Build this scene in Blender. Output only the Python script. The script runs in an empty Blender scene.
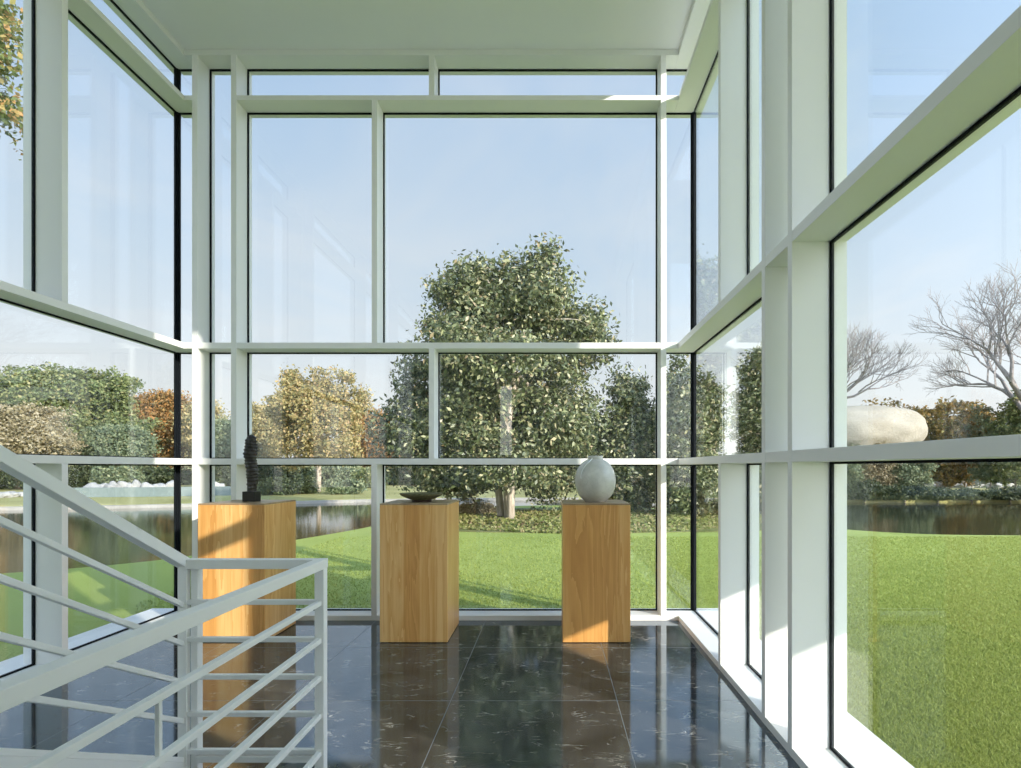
import bpy, bmesh, math, random
import numpy as np
from mathutils import Vector, Matrix

sc = bpy.context.scene
COL = sc.collection
rng = np.random.default_rng(7)
random.seed(7)

# ------------------------------------------------------------------ camera
F_PX, VPX, HOR, EYE = 555.0, 552.0, 467.5, 1.29
W, H = 1021.0, 768.0
cd = bpy.data.cameras.new('camera')
cam = bpy.data.objects.new('camera', cd)
COL.objects.link(cam)
cam.location = (0, 0, EYE)
cam.rotation_euler = (math.pi / 2, 0, 0)
cd.sensor_fit = 'HORIZONTAL'
cd.sensor_width = 36.0
cd.lens = 36.0 * F_PX / W
cd.shift_x = (W / 2 - VPX) / W
cd.shift_y = (HOR - H / 2) / W
cd.clip_start = 0.02
cd.clip_end = 500
sc.camera = cam


def at(px, py, Y):
    """world point seen at pixel (px, py) at distance Y"""
    return Vector(((px - VPX) * Y / F_PX, Y, EYE + (HOR - py) * Y / F_PX))


# ------------------------------------------------------------------ helpers
def tag(o, label=None, cat=None, group=None, kind=None):
    if label: o['label'] = label
    if cat: o['category'] = cat
    if group: o['group'] = group
    if kind: o['kind'] = kind
    return o


def empty(name, loc=(0, 0, 0), rz=0.0):
    o = bpy.data.objects.new(name, None)
    COL.objects.link(o)
    o.location = loc
    o.rotation_euler = (0, 0, rz)
    o.empty_display_size = 0.1
    return o


class MB:
    def __init__(self):
        self.v, self.f = [], []

    def box(self, x0, x1, y0, y1, z0, z1):
        b = len(self.v)
        self.v += [(x0, y0, z0), (x1, y0, z0), (x1, y1, z0), (x0, y1, z0),
                   (x0, y0, z1), (x1, y0, z1), (x1, y1, z1), (x0, y1, z1)]
        self.f += [tuple(b + i for i in q) for q in
                   ((3, 2, 1, 0), (4, 5, 6, 7), (0, 1, 5, 4), (1, 2, 6, 5), (2, 3, 7, 6), (3, 0, 4, 7))]
        return self

    def bar(self, p, q, w, h, up=(0, 0, 1)):
        """box section w x h running from p to q, plumb-cut ends"""
        p, q, up = Vector(p), Vector(q), Vector(up)
        d = (q - p).normalized()
        s = d.cross(up).normalized() * (w / 2)
        n = up * (h / 2)
        b = len(self.v)
        for c in (p, q):
            self.v += [tuple(c - s - n), tuple(c + s - n), tuple(c + s + n), tuple(c - s + n)]
        self.f += [tuple(b + i for i in k) for k in
                   ((0, 1, 2, 3), (7, 6, 5, 4), (0, 4, 5, 1), (1, 5, 6, 2), (2, 6, 7, 3), (3, 7, 4, 0))]
        return self

    def tube(self, pts, rads, n=6, cap=True):
        pts = [Vector(p) for p in pts]
        b0 = len(self.v)
        prev = None
        for i, p in enumerate(pts):
            d = (pts[min(i + 1, len(pts) - 1)] - pts[max(i - 1, 0)]).normalized()
            if prev is None:
                ref = Vector((1, 0, 0)) if abs(d.x) < 0.8 else Vector((0, 1, 0))
                s = d.cross(ref).normalized()
            else:
                s = (prev - d * prev.dot(d)).normalized()
            prev = s
            t = d.cross(s)
            for k in range(n):
                a = 2 * math.pi * k / n
                self.v.append(tuple(p + (s * math.cos(a) + t * math.sin(a)) * rads[i]))
        for i in range(len(pts) - 1):
            for k in range(n):
                a, c = b0 + i * n + k, b0 + i * n + (k + 1) % n
                self.f.append((a, c, c + n, a + n))
        if cap:
            self.f.append(tuple(b0 + k for k in range(n))[::-1])
            e = b0 + (len(pts) - 1) * n
            self.f.append(tuple(e + k for k in range(n)))
        return self

    def lathe(self, prof, n=48):
        b0 = len(self.v)
        for r, z in prof:
            for k in range(n):
                a = 2 * math.pi * k / n
                self.v.append((r * math.cos(a), r * math.sin(a), z))
        for i in range(len(prof) - 1):
            for k in range(n):
                a, c = b0 + i * n + k, b0 + i * n + (k + 1) % n
                self.f.append((a, c, c + n, a + n))
        self.f.append(tuple(b0 + k for k in range(n))[::-1])
        e = b0 + (len(prof) - 1) * n
        self.f.append(tuple(e + k for k in range(n)))
        return self

    def build(self, name, m, parent=None, bevel=0.0, smooth=False, loc=None):
        me = bpy.data.meshes.new(name)
        me.from_pydata(self.v, [], self.f)
        me.update()
        o = bpy.data.objects.new(name, me)
        COL.objects.link(o)
        if m: me.materials.append(m)
        if smooth:
            me.polygons.foreach_set('use_smooth', [True] * len(me.polygons))
        if bevel:
            bv = o.modifiers.new('bevel', 'BEVEL')
            bv.width = bevel
            bv.segments = 2
            bv.limit_method = 'ANGLE'
        if parent: o.parent = parent
        if loc is not None: o.location = loc
        return o


def fast_mesh(name, verts, nquad, m, k=4):
    """verts: (n*k,3) array, each run of k verts is a face"""
    me = bpy.data.meshes.new(name)
    n = len(verts)
    me.vertices.add(n)
    me.vertices.foreach_set('co', np.asarray(verts, dtype=np.float32).ravel())
    me.loops.add(n)
    me.loops.foreach_set('vertex_index', np.arange(n, dtype=np.int32))
    me.polygons.add(n // k)
    me.polygons.foreach_set('loop_start', np.arange(0, n, k, dtype=np.int32))
    me.update(calc_edges=True)
    me.materials.append(m)
    o = bpy.data.objects.new(name, me)
    COL.objects.link(o)
    return o


# ------------------------------------------------------------------ materials
def new_mat(name):
    m = bpy.data.materials.new(name)
    m.use_nodes = True
    nt = m.node_tree
    return m, nt, nt.nodes, nt.links, nt.nodes['Principled BSDF']


def plain(name, col, rough=0.5, spec=0.5, metal=0.0, coat=0.0):
    m, nt, N, L, b = new_mat(name)
    b.inputs['Base Color'].default_value = (*col, 1)
    b.inputs['Roughness'].default_value = rough
    b.inputs['Specular IOR Level'].default_value = spec
    b.inputs['Metallic'].default_value = metal
    b.inputs['Coat Weight'].default_value = coat
    return m


def painted(name, col, rough=0.4):
    m, nt, N, L, b = new_mat(name)
    tc = N.new('ShaderNodeNewGeometry')
    nz = N.new('ShaderNodeTexNoise'); nz.inputs['Scale'].default_value = 3.0; nz.inputs['Detail'].default_value = 4
    L.new(tc.outputs['Position'], nz.inputs['Vector'])
    mx = N.new('ShaderNodeMix'); mx.data_type = 'RGBA'
    mx.inputs[6].default_value = (*[c * 0.97 for c in col], 1); mx.inputs[7].default_value = (*col, 1)
    L.new(nz.outputs['Fac'], mx.inputs[0]); L.new(mx.outputs[2], b.inputs['Base Color'])
    b.inputs['Roughness'].default_value = rough
    return m


def ramp(N, stops):
    r = N.new('ShaderNodeValToRGB')
    e = r.color_ramp.elements
    while len(e) < len(stops): e.new(0.5)
    for el, (p, c) in zip(e, stops):
        el.position = p; el.color = (*c, 1)
    return r


def math_node(N, L, op, a, b=None, clamp=False):
    n = N.new('ShaderNodeMath'); n.operation = op; n.use_clamp = clamp
    for i, v in enumerate((a, b)):
        if v is None: continue
        if isinstance(v, (int, float)): n.inputs[i].default_value = v
        else: L.new(v, n.inputs[i])
    return n.outputs[0]


def mat_glass():
    m, nt, N, L, b = new_mat('window_glass')
    N.remove(b)
    out = N['Material Output']
    tr = N.new('ShaderNodeBsdfTransparent'); tr.inputs['Color'].default_value = (0.98, 0.986, 0.984, 1)
    gl = N.new('ShaderNodeBsdfGlossy'); gl.inputs['Roughness'].default_value = 0.0
    gl.inputs['Color'].default_value = (0.95, 1.0, 0.99, 1)
    lw = N.new('ShaderNodeLayerWeight'); lw.inputs['Blend'].default_value = 0.5
    p = math_node(N, L, 'POWER', lw.outputs['Facing'], 5.0)
    r = math_node(N, L, 'MULTIPLY', p, 0.95)
    r = math_node(N, L, 'ADD', r, 0.042, clamp=True)
    mx = N.new('ShaderNodeMixShader')
    L.new(r, mx.inputs[0]); L.new(tr.outputs[0], mx.inputs[1]); L.new(gl.outputs[0], mx.inputs[2])
    L.new(mx.outputs[0], out.inputs['Surface'])
    return m


def mat_floor():
    m, nt, N, L, b = new_mat('black_marble_tiles')
    g = N.new('ShaderNodeNewGeometry')
    sx = N.new('ShaderNodeSeparateXYZ'); L.new(g.outputs['Position'], sx.inputs[0])

    def joint(sock, off, step):
        v = math_node(N, L, 'SUBTRACT', sock, off)
        v = math_node(N, L, 'DIVIDE', v, step)
        cell = math_node(N, L, 'FLOOR', v)
        fr = math_node(N, L, 'SUBTRACT', v, cell)
        d = math_node(N, L, 'SUBTRACT', fr, 0.5)
        d = math_node(N, L, 'ABSOLUTE', d)
        return math_node(N, L, 'GREATER_THAN', d, 0.5 - 0.0022 / step), cell
    jx, cx = joint(sx.outputs['X'], -0.56, 0.92)
    jy, cy = joint(sx.outputs['Y'], 3.07, 0.91)
    jm = math_node(N, L, 'MAXIMUM', jx, jy)
    # every tile is cut from another bit of the slab
    cmb = N.new('ShaderNodeCombineXYZ')
    L.new(math_node(N, L, 'MULTIPLY', cx, 3.7), cmb.inputs[0]); L.new(math_node(N, L, 'MULTIPLY', cy, 5.3), cmb.inputs[1])
    L.new(math_node(N, L, 'ADD', math_node(N, L, 'MULTIPLY', cx, 1.9), cy), cmb.inputs[2])
    av = N.new('ShaderNodeVectorMath'); av.operation = 'ADD'
    L.new(g.outputs['Position'], av.inputs[0]); L.new(cmb.outputs[0], av.inputs[1])
    cloud = N.new('ShaderNodeTexNoise'); cloud.inputs['Scale'].default_value = 5; cloud.inputs['Detail'].default_value = 6
    L.new(av.outputs[0], cloud.inputs['Vector'])
    base = ramp(N, [(0.3, (0.028, 0.028, 0.028)), (0.7, (0.090, 0.087, 0.083))])
    L.new(cloud.outputs['Fac'], base.inputs[0])
    # curly white veins: level lines of a stretched, distorted noise, broken up by a mask
    mp = N.new('ShaderNodeMapping'); mp.inputs['Scale'].default_value = (2.6, 7.0, 1)
    mp.inputs['Rotation'].default_value = (0, 0, 0.25)
    L.new(av.outputs[0], mp.inputs['Vector'])
    vn = N.new('ShaderNodeTexNoise'); vn.inputs['Scale'].default_value = 1.5; vn.inputs['Detail'].default_value = 5
    vn.inputs['Distortion'].default_value = 1.6
    L.new(mp.outputs[0], vn.inputs['Vector'])
    d = math_node(N, L, 'ABSOLUTE', math_node(N, L, 'SUBTRACT', vn.outputs['Fac'], 0.52))
    vein = math_node(N, L, 'SUBTRACT', 1.0, math_node(N, L, 'DIVIDE', d, 0.014), clamp=True)
    mk = N.new('ShaderNodeTexNoise'); mk.inputs['Scale'].default_value = 9; mk.inputs['Detail'].default_value = 3
    L.new(av.outputs[0], mk.inputs['Vector'])
    mask = math_node(N, L, 'MULTIPLY', math_node(N, L, 'SUBTRACT', mk.outputs['Fac'], 0.50), 6.0, clamp=True)
    vein = math_node(N, L, 'MULTIPLY', vein, mask)
    mx = N.new('ShaderNodeMix'); mx.data_type = 'RGBA'
    L.new(vein, mx.inputs[0]); L.new(base.outputs[0], mx.inputs[6]); mx.inputs[7].default_value = (0.55, 0.53, 0.48, 1)
    mj = N.new('ShaderNodeMix'); mj.data_type = 'RGBA'
    L.new(jm, mj.inputs[0]); L.new(mx.outputs[2], mj.inputs[6]); mj.inputs[7].default_value = (0.16, 0.15, 0.135, 1)
    L.new(mj.outputs[2], b.inputs['Base Color'])
    rr = math_node(N, L, 'ADD', math_node(N, L, 'MULTIPLY', jm, 0.5), 0.07)
    L.new(rr, b.inputs['Roughness'])
    b.inputs['IOR'].default_value = 2.3
    b.inputs['Specular Tint'].default_value = (0.50, 0.74, 1.0, 1)
    return m


def mat_wood(name, base=(0.68, 0.345, 0.10), dark=(0.50, 0.215, 0.048), pale=(0.88, 0.58, 0.25)):
    m, nt, N, L, b = new_mat(name)
    tc = N.new('ShaderNodeTexCoord')
    oi = N.new('ShaderNodeObjectInfo')
    sx = N.new('ShaderNodeSeparateXYZ'); L.new(tc.outputs['Object'], sx.inputs[0])
    # staves of the veneer, about 0.12 wide, along x and y alike
    u = math_node(N, L, 'ADD', sx.outputs['X'], math_node(N, L, 'MULTIPLY', sx.outputs['Y'], 1.0))
    u = math_node(N, L, 'ADD', u, oi.outputs['Random'])
    st = math_node(N, L, 'FLOOR', math_node(N, L, 'DIVIDE', u, 0.118))
    wn = N.new('ShaderNodeTexWhiteNoise'); wn.noise_dimensions = '1D'
    L.new(st, wn.inputs['W'])
    off = N.new('ShaderNodeCombineXYZ')
    L.new(math_node(N, L, 'MULTIPLY', wn.outputs['Value'], 9.0), off.inputs[0])
    L.new(math_node(N, L, 'MULTIPLY', wn.outputs['Value'], 5.0), off.inputs[2])
    av = N.new('ShaderNodeVectorMath'); av.operation = 'ADD'
    L.new(tc.outputs['Object'], av.inputs[0]); L.new(off.outputs[0], av.inputs[1])
    mp = N.new('ShaderNodeMapping'); mp.inputs['Scale'].default_value = (7, 7, 0.55)
    L.new(av.outputs[0], mp.inputs['Vector'])
    n1 = N.new('ShaderNodeTexNoise'); n1.inputs['Scale'].default_value = 1.0; n1.inputs['Detail'].default_value = 5
    n1.inputs['Distortion'].default_value = 0.6
    L.new(mp.outputs[0], n1.inputs['Vector'])
    # growth rings: level lines of the stretched noise
    rings = math_node(N, L, 'FRACT', math_node(N, L, 'MULTIPLY', n1.outputs['Fac'], 8.0))
    mp2 = N.new('ShaderNodeMapping'); mp2.inputs['Scale'].default_value = (140, 140, 5)
    L.new(av.outputs[0], mp2.inputs['Vector'])
    n2 = N.new('ShaderNodeTexNoise'); n2.inputs['Scale'].default_value = 1.0; n2.inputs['Detail'].default_value = 3
    L.new(mp2.outputs[0], n2.inputs['Vector'])
    g = math_node(N, L, 'ADD', math_node(N, L, 'MULTIPLY', rings, 0.26), math_node(N, L, 'MULTIPLY', n2.outputs['Fac'], 0.20))
    g = math_node(N, L, 'ADD', g, math_node(N, L, 'ADD', math_node(N, L, 'MULTIPLY', wn.outputs['Value'], 0.28), 0.17))
    cr = ramp(N, [(0.15, dark), (0.5, base), (0.9, pale)])
    L.new(g, cr.inputs[0]); L.new(cr.outputs[0], b.inputs['Base Color'])
    b.inputs['Roughness'].default_value = 0.38
    b.inputs['Coat Weight'].default_value = 0.15
    b.inputs['Coat Roughness'].default_value = 0.25
    bp = N.new('ShaderNodeBump'); bp.inputs['Strength'].default_value = 0.06; bp.inputs['Distance'].default_value = 0.002
    L.new(n2.outputs['Fac'], bp.inputs['Height']); L.new(bp.outputs[0], b.inputs['Normal'])
    return m


def mat_leaf(name, stops, rough=0.55, trans=0.35, spec=0.4):
    m, nt, N, L, b = new_mat(name)
    g = N.new('ShaderNodeNewGeometry')
    cr = ramp(N, stops)
    L.new(g.outputs['Random Per Island'], cr.inputs[0])
    L.new(cr.outputs[0], b.inputs['Base Color'])
    b.inputs['Roughness'].default_value = rough
    b.inputs['Specular IOR Level'].default_value = spec
    tl = N.new('ShaderNodeBsdfTranslucent'); L.new(cr.outputs[0], tl.inputs['Color'])
    mx = N.new('ShaderNodeMixShader'); mx.inputs[0].default_value = trans
    L.new(b.outputs[0], mx.inputs[1]); L.new(tl.outputs[0], mx.inputs[2])
    L.new(mx.outputs[0], N['Material Output'].inputs['Surface'])
    return m


def mat_ground(name, c0, c1, c2, s1=0.5, s2=30, bump=0.5):
    m, nt, N, L, b = new_mat(name)
    g = N.new('ShaderNodeNewGeometry')
    n1 = N.new('ShaderNodeTexNoise'); n1.inputs['Scale'].default_value = s1; n1.inputs['Detail'].default_value = 5
    n2 = N.new('ShaderNodeTexNoise'); n2.inputs['Scale'].default_value = s2; n2.inputs['Detail'].default_value = 6
    L.new(g.outputs['Position'], n1.inputs['Vector']); L.new(g.outputs['Position'], n2.inputs['Vector'])
    v = math_node(N, L, 'ADD', math_node(N, L, 'MULTIPLY', n1.outputs['Fac'], 0.6), math_node(N, L, 'MULTIPLY', n2.outputs['Fac'], 0.4))
    cr = ramp(N, [(0.3, c0), (0.5, c1), (0.7, c2)])
    L.new(v, cr.inputs[0]); L.new(cr.outputs[0], b.inputs['Base Color'])
    b.inputs['Roughness'].default_value = 0.85
    b.inputs['Specular IOR Level'].default_value = 0.2
    bp = N.new('ShaderNodeBump'); bp.inputs['Strength'].default_value = bump; bp.inputs['Distance'].default_value = 0.03
    L.new(n2.outputs['Fac'], bp.inputs['Height']); L.new(bp.outputs[0], b.inputs['Normal'])
    return m


def mat_stone(name, c0, c1, scale=4, bump=0.6, rough=0.8):
    return mat_ground(name, c0, [(a + c) / 2 for a, c in zip(c0, c1)], c1, scale * 0.4, scale * 6, bump)


def mat_bark(name, c0, c1):
    m, nt, N, L, b = new_mat(name)
    tc = N.new('ShaderNodeTexCoord')
    mp = N.new('ShaderNodeMapping'); mp.inputs['Scale'].default_value = (6, 6, 1.5)
    L.new(tc.outputs['Object'], mp.inputs['Vector'])
    n = N.new('ShaderNodeTexNoise'); n.inputs['Scale'].default_value = 2.0; n.inputs['Detail'].default_value = 6
    L.new(mp.outputs[0], n.inputs['Vector'])
    cr = ramp(N, [(0.3, c0), (0.7, c1)])
    L.new(n.outputs['Fac'], cr.inputs[0]); L.new(cr.outputs[0], b.inputs['Base Color'])
    b.inputs['Roughness'].default_value = 0.9
    bp = N.new('ShaderNodeBump'); bp.inputs['Strength'].default_value = 0.5; bp.inputs['Distance'].default_value = 0.03
    L.new(n.outputs['Fac'], bp.inputs['Height']); L.new(bp.outputs[0], b.inputs['Normal'])
    return m


def mat_water():
    m, nt, N, L, b = new_mat('pond_water')
    b.inputs['Base Color'].default_value = (0.035, 0.04, 0.022, 1)
    b.inputs['Roughness'].default_value = 0.06
    b.inputs['IOR'].default_value = 1.45
    b.inputs['Specular IOR Level'].default_value = 0.6
    g = N.new('ShaderNodeNewGeometry')
    mp = N.new('ShaderNodeMapping'); mp.inputs['Scale'].default_value = (1.2, 3.0, 1)
    L.new(g.outputs['Position'], mp.inputs['Vector'])
    n = N.new('ShaderNodeTexNoise'); n.inputs['Scale'].default_value = 2.2; n.inputs['Detail'].default_value = 4
    L.new(mp.outputs[0], n.inputs['Vector'])
    bp = N.new('ShaderNodeBump'); bp.inputs['Strength'].default_value = 0.04; bp.inputs['Distance'].default_value = 0.05
    L.new(n.outputs['Fac'], bp.inputs['Height']); L.new(bp.outputs[0], b.inputs['Normal'])
    return m


M = {}
M['frame'] = painted('white_painted_steel', (0.87, 0.87, 0.85), 0.38)
M['ceiling'] = painted('white_ceiling_paint', (0.88, 0.88, 0.86), 0.28)
M['wall'] = painted('white_wall_paint', (0.80, 0.80, 0.77), 0.6)
M['rail'] = painted('white_painted_rail', (0.86, 0.86, 0.84), 0.42)
M['black'] = plain('black_rubber', (0.006, 0.008, 0.011), 0.7, 0.15)
M['glass'] = mat_glass()
M['floor'] = mat_floor()
M['wood'] = mat_wood('honey_oak')
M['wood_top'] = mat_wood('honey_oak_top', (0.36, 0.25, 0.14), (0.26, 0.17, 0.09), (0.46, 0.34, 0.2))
M['lawn'] = mat_ground('lawn', (0.27, 0.33, 0.075), (0.33, 0.39, 0.095), (0.39, 0.45, 0.125), 0.5, 40)
M['bank'] = mat_ground('dry_bank_grass', (0.22, 0.21, 0.075), (0.33, 0.31, 0.12), (0.45, 0.40, 0.19), 0.35, 8)
M['edging'] = mat_stone('pale_stone_edging', (0.28, 0.265, 0.235), (0.40, 0.385, 0.35), 3)
M['boulder'] = mat_stone('pale_limestone', (0.27, 0.24, 0.185), (0.44, 0.40, 0.325), 2.0, 0.8)
M['rock'] = mat_stone('white_rock', (0.22, 0.215, 0.20), (0.46, 0.45, 0.42), 3)
M['lowwall'] = mat_stone('grey_green_concrete', (0.14, 0.18, 0.175), (0.22, 0.26, 0.25), 1.2)
M['water'] = mat_water()
M['soil'] = mat_ground('bed_soil', (0.10, 0.12, 0.04), (0.16, 0.17, 0.06), (0.22, 0.21, 0.09), 1, 20)
M['bark_pale'] = mat_bark('pale_bark', (0.34, 0.27, 0.20), (0.66, 0.57, 0.46))
M['bark'] = mat_bark('grey_bark', (0.13, 0.10, 0.075), (0.30, 0.25, 0.20))
M['twig'] = mat_bark('grey_twig', (0.20, 0.17, 0.16), (0.34, 0.30, 0.28))
M['magnolia'] = mat_leaf('magnolia_leaf', [(0.0, (0.05, 0.065, 0.03)), (0.45, (0.115, 0.14, 0.06)), (0.75, (0.23, 0.25, 0.11)), (0.93, (0.50, 0.47, 0.27)), (1.0, (0.33, 0.24, 0.14))], 0.42, 0.18, 0.5)
M['green'] = mat_leaf('green_leaf', [(0.0, (0.085, 0.12, 0.04)), (0.5, (0.17, 0.21, 0.075)), (0.85, (0.29, 0.31, 0.12)), (1.0, (0.40, 0.36, 0.16))])
M['olive'] = mat_leaf('olive_tan_leaf', [(0.0, (0.20, 0.17, 0.08)), (0.5, (0.36, 0.30, 0.17)), (1.0, (0.50, 0.43, 0.29))])
M['orange'] = mat_leaf('orange_leaf', [(0.0, (0.14, 0.12, 0.05)), (0.4, (0.36, 0.20, 0.07)), (0.8, (0.52, 0.26, 0.08)), (1.0, (0.46, 0.36, 0.14))])
M['yellow'] = mat_leaf('yellow_leaf', [(0.0, (0.20, 0.20, 0.08)), (0.4, (0.38, 0.32, 0.13)), (0.8, (0.54, 0.42, 0.18)), (1.0, (0.54, 0.36, 0.19))])
M['buff'] = mat_leaf('buff_leaf', [(0.0, (0.22, 0.22, 0.10)), (0.5, (0.42, 0.36, 0.17)), (1.0, (0.60, 0.45, 0.20))])
M['dark'] = mat_leaf('dark_leaf', [(0.0, (0.03, 0.045, 0.022)), (0.6, (0.065, 0.085, 0.038)), (1.0, (0.13, 0.15, 0.06))])
M['sage'] = mat_leaf('sage_leaf', [(0.0, (0.12, 0.16, 0.09)), (0.6, (0.22, 0.27, 0.15)), (1.0, (0.36, 0.37, 0.20))])
M['russet'] = mat_leaf('russet_leaf', [(0.0, (0.12, 0.10, 0.035)), (0.5, (0.28, 0.18, 0.05)), (0.85, (0.40, 0.24, 0.06)), (1.0, (0.28, 0.30, 0.09))])
M['amber'] = mat_leaf('amber_green_leaf', [(0.0, (0.10, 0.14, 0.035)), (0.6, (0.22, 0.25, 0.07)), (0.85, (0.45, 0.33, 0.12)), (1.0, (0.55, 0.30, 0.12))])
M['ivy'] = mat_leaf('ground_cover_leaf', [(0.0, (0.14, 0.18, 0.04)), (0.5, (0.27, 0.29, 0.085)), (0.85, (0.40, 0.36, 0.16)), (1.0, (0.36, 0.24, 0.13))])
M['blade'] = mat_leaf('grass_blade', [(0.0, (0.24, 0.30, 0.06)), (0.5, (0.33, 0.39, 0.09)), (1.0, (0.46, 0.51, 0.16))], 0.6, 0.4, 0.3)
M['carving'] = mat_bark('dark_carved_wood', (0.010, 0.009, 0.008), (0.055, 0.046, 0.036))
M['carving'].node_tree.nodes['Principled BSDF'].inputs['Roughness'].default_value = 0.45
M['plinth'] = plain('black_stone_plinth', (0.008, 0.008, 0.009), 0.4)
M['bowl'] = mat_stone('olive_glazed_clay', (0.09, 0.085, 0.045), (0.20, 0.19, 0.10), 10, 0.2)
M['bowl_foot'] = plain('brown_clay_foot', (0.05, 0.025, 0.015), 0.6)
M['glaze_line'] = plain('pale_glaze_drip', (0.78, 0.80, 0.76), 0.15)

# grey crackled glaze of the vase
m, nt, N, L, b = new_mat('grey_crackle_glaze')
tc = N.new('ShaderNodeTexCoord')
vo = N.new('ShaderNodeTexVoronoi'); vo.feature = 'DISTANCE_TO_EDGE'; vo.inputs['Scale'].default_value = 26
L.new(tc.outputs['Object'], vo.inputs['Vector'])
crk = math_node(N, L, 'SUBTRACT', 1.0, math_node(N, L, 'DIVIDE', vo.outputs['Distance'], 0.03), clamp=True)
nz = N.new('ShaderNodeTexNoise'); nz.inputs['Scale'].default_value = 9; nz.inputs['Detail'].default_value = 5
L.new(tc.outputs['Object'], nz.inputs['Vector'])
cr = ramp(N, [(0.3, (0.50, 0.49, 0.44)), (0.7, (0.68, 0.66, 0.60))])
L.new(nz.outputs['Fac'], cr.inputs[0])
mx = N.new('ShaderNodeMix'); mx.data_type = 'RGBA'
L.new(math_node(N, L, 'MULTIPLY', crk, 0.25), mx.inputs[0]); L.new(cr.outputs[0], mx.inputs[6]); mx.inputs[7].default_value = (0.24, 0.23, 0.20, 1)
L.new(mx.outputs[2], b.inputs['Base Color']); b.inputs['Roughness'].default_value = 0.2
M['vase'] = m

# ------------------------------------------------------------------ light
SUN = Vector((-0.763, 0.665, -0.328)).normalized()
ld = bpy.data.lights.new('sun', 'SUN')
ld.energy = 5.8
ld.angle = math.radians(0.53)
ld.color = (1.0, 0.93, 0.82)
lo = bpy.data.objects.new('sun', ld)
COL.objects.link(lo)
lo.rotation_euler = SUN.to_track_quat('-Z', 'Y').to_euler()
lo.location = (20, -20, 20)

SKY_BASE, SKY_SUNSIDE = 0.82, 3.2
wd = bpy.data.worlds.new('sky')
sc.world = wd
wd.use_nodes = True
N, L = wd.node_tree.nodes, wd.node_tree.links
bg = N['Background']
tc = N.new('ShaderNodeTexCoord')
sx = N.new('ShaderNodeSeparateXYZ'); L.new(tc.outputs['Generated'], sx.inputs[0])
cr = ramp(N, [(0.0, (0.95, 0.94, 0.92)), (0.12, (0.85, 0.90, 0.93)), (0.30, (0.66, 0.79, 0.93)), (0.55, (0.47, 0.65, 0.90)), (1.0, (0.30, 0.50, 0.90))])
L.new(sx.outputs['Z'], cr.inputs[0])
# thin wisps of cloud
dv = N.new('ShaderNodeVectorMath'); dv.operation = 'DIVIDE'
cz = N.new('ShaderNodeCombineXYZ')
zz = math_node(N, L, 'MAXIMUM', sx.outputs['Z'], 0.06)
for i in range(3): L.new(zz, cz.inputs[i])
L.new(tc.outputs['Generated'], dv.inputs[0]); L.new(cz.outputs[0], dv.inputs[1])
mp = N.new('ShaderNodeMapping'); mp.inputs['Scale'].default_value = (1.0, 0.7, 1); mp.inputs['Location'].default_value = (0.35, 0.2, 0)
L.new(dv.outputs[0], mp.inputs['Vector'])
nz = N.new('ShaderNodeTexNoise'); nz.inputs['Scale'].default_value = 0.9; nz.inputs['Detail'].default_value = 7; nz.inputs['Roughness'].default_value = 0.6
nz.inputs['Distortion'].default_value = 0.5
L.new(mp.outputs[0], nz.inputs['Vector'])
cl = math_node(N, L, 'MULTIPLY', math_node(N, L, 'SUBTRACT', nz.outputs['Fac'], 0.47), 2.6, clamp=True)
cl = math_node(N, L, 'MULTIPLY', cl, 0.55)
mx = N.new('ShaderNodeMix'); mx.data_type = 'RGBA'
L.new(cl, mx.inputs[0]); L.new(cr.outputs[0], mx.inputs[6]); mx.inputs[7].default_value = (0.92, 0.93, 0.94, 1)
L.new(mx.outputs[2], bg.inputs['Color'])
# the sky is brighter around the low sun and a little darker opposite it
dt = N.new('ShaderNodeVectorMath'); dt.operation = 'DOT_PRODUCT'
L.new(tc.outputs['Generated'], dt.inputs[0]); dt.inputs[1].default_value = tuple(-SUN)
pp = math_node(N, L, 'MULTIPLY', math_node(N, L, 'ADD', dt.outputs['Value'], 1.0), 0.5)
pp = math_node(N, L, 'POWER', pp, 5.0)
L.new(math_node(N, L, 'ADD', math_node(N, L, 'MULTIPLY', pp, SKY_SUNSIDE), SKY_BASE), bg.inputs['Strength'])

# ------------------------------------------------------------------ room shell
XL, XR, YB = -3.10, 1.065, 4.675        # inner faces of the three glazed walls
DEP = 0.175                             # from inner face to the glass
GXL, GXR, GYB = XL - DEP, XR + DEP, YB + DEP
CURB, LOW0, LOW1, MID0, MID1, TOP0, TOP1, HEAD, CEIL = 0.042, 1.315, 1.366, 2.293, 2.343, 4.386, 4.427, 4.765, 4.815
MW = 0.046
YS = 0.45                               # glazing stops here, plain wall behind
YR = -4.0
YSL = -3.6                              # the left glazing runs on further

tag(MB().box(XL - 0.25, XR + 0.25, YR - 0.2, YB + 0.25, -0.10, 0.0).build('floor', M['floor']),
    'polished black marble floor in large square tiles', 'floor', None, 'structure')
tag(MB().box(XL - 0.25, XR + 0.25, YR - 0.2, YB + 0.25, CEIL, CEIL + 0.4).build('ceiling', M['ceiling']),
    'plain white painted ceiling over the glass room', 'ceiling', None, 'structure')

wall_back = tag(empty('wall_back', (0, YB, 0)), 'white steel window grid of the back wall facing the magnolia', 'window wall', None, 'structure')
wall_left = tag(empty('wall_left', (XL, 0, 0)), 'white steel window grid of the left wall facing the pond', 'window wall', None, 'structure')
wall_right = tag(empty('wall_right', (XR, 0, 0)), 'white steel window grid of the right wall with sunlit lower mullions', 'window wall', None, 'structure')

GT = 0.008   # half thickness of the gasket zone


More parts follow.
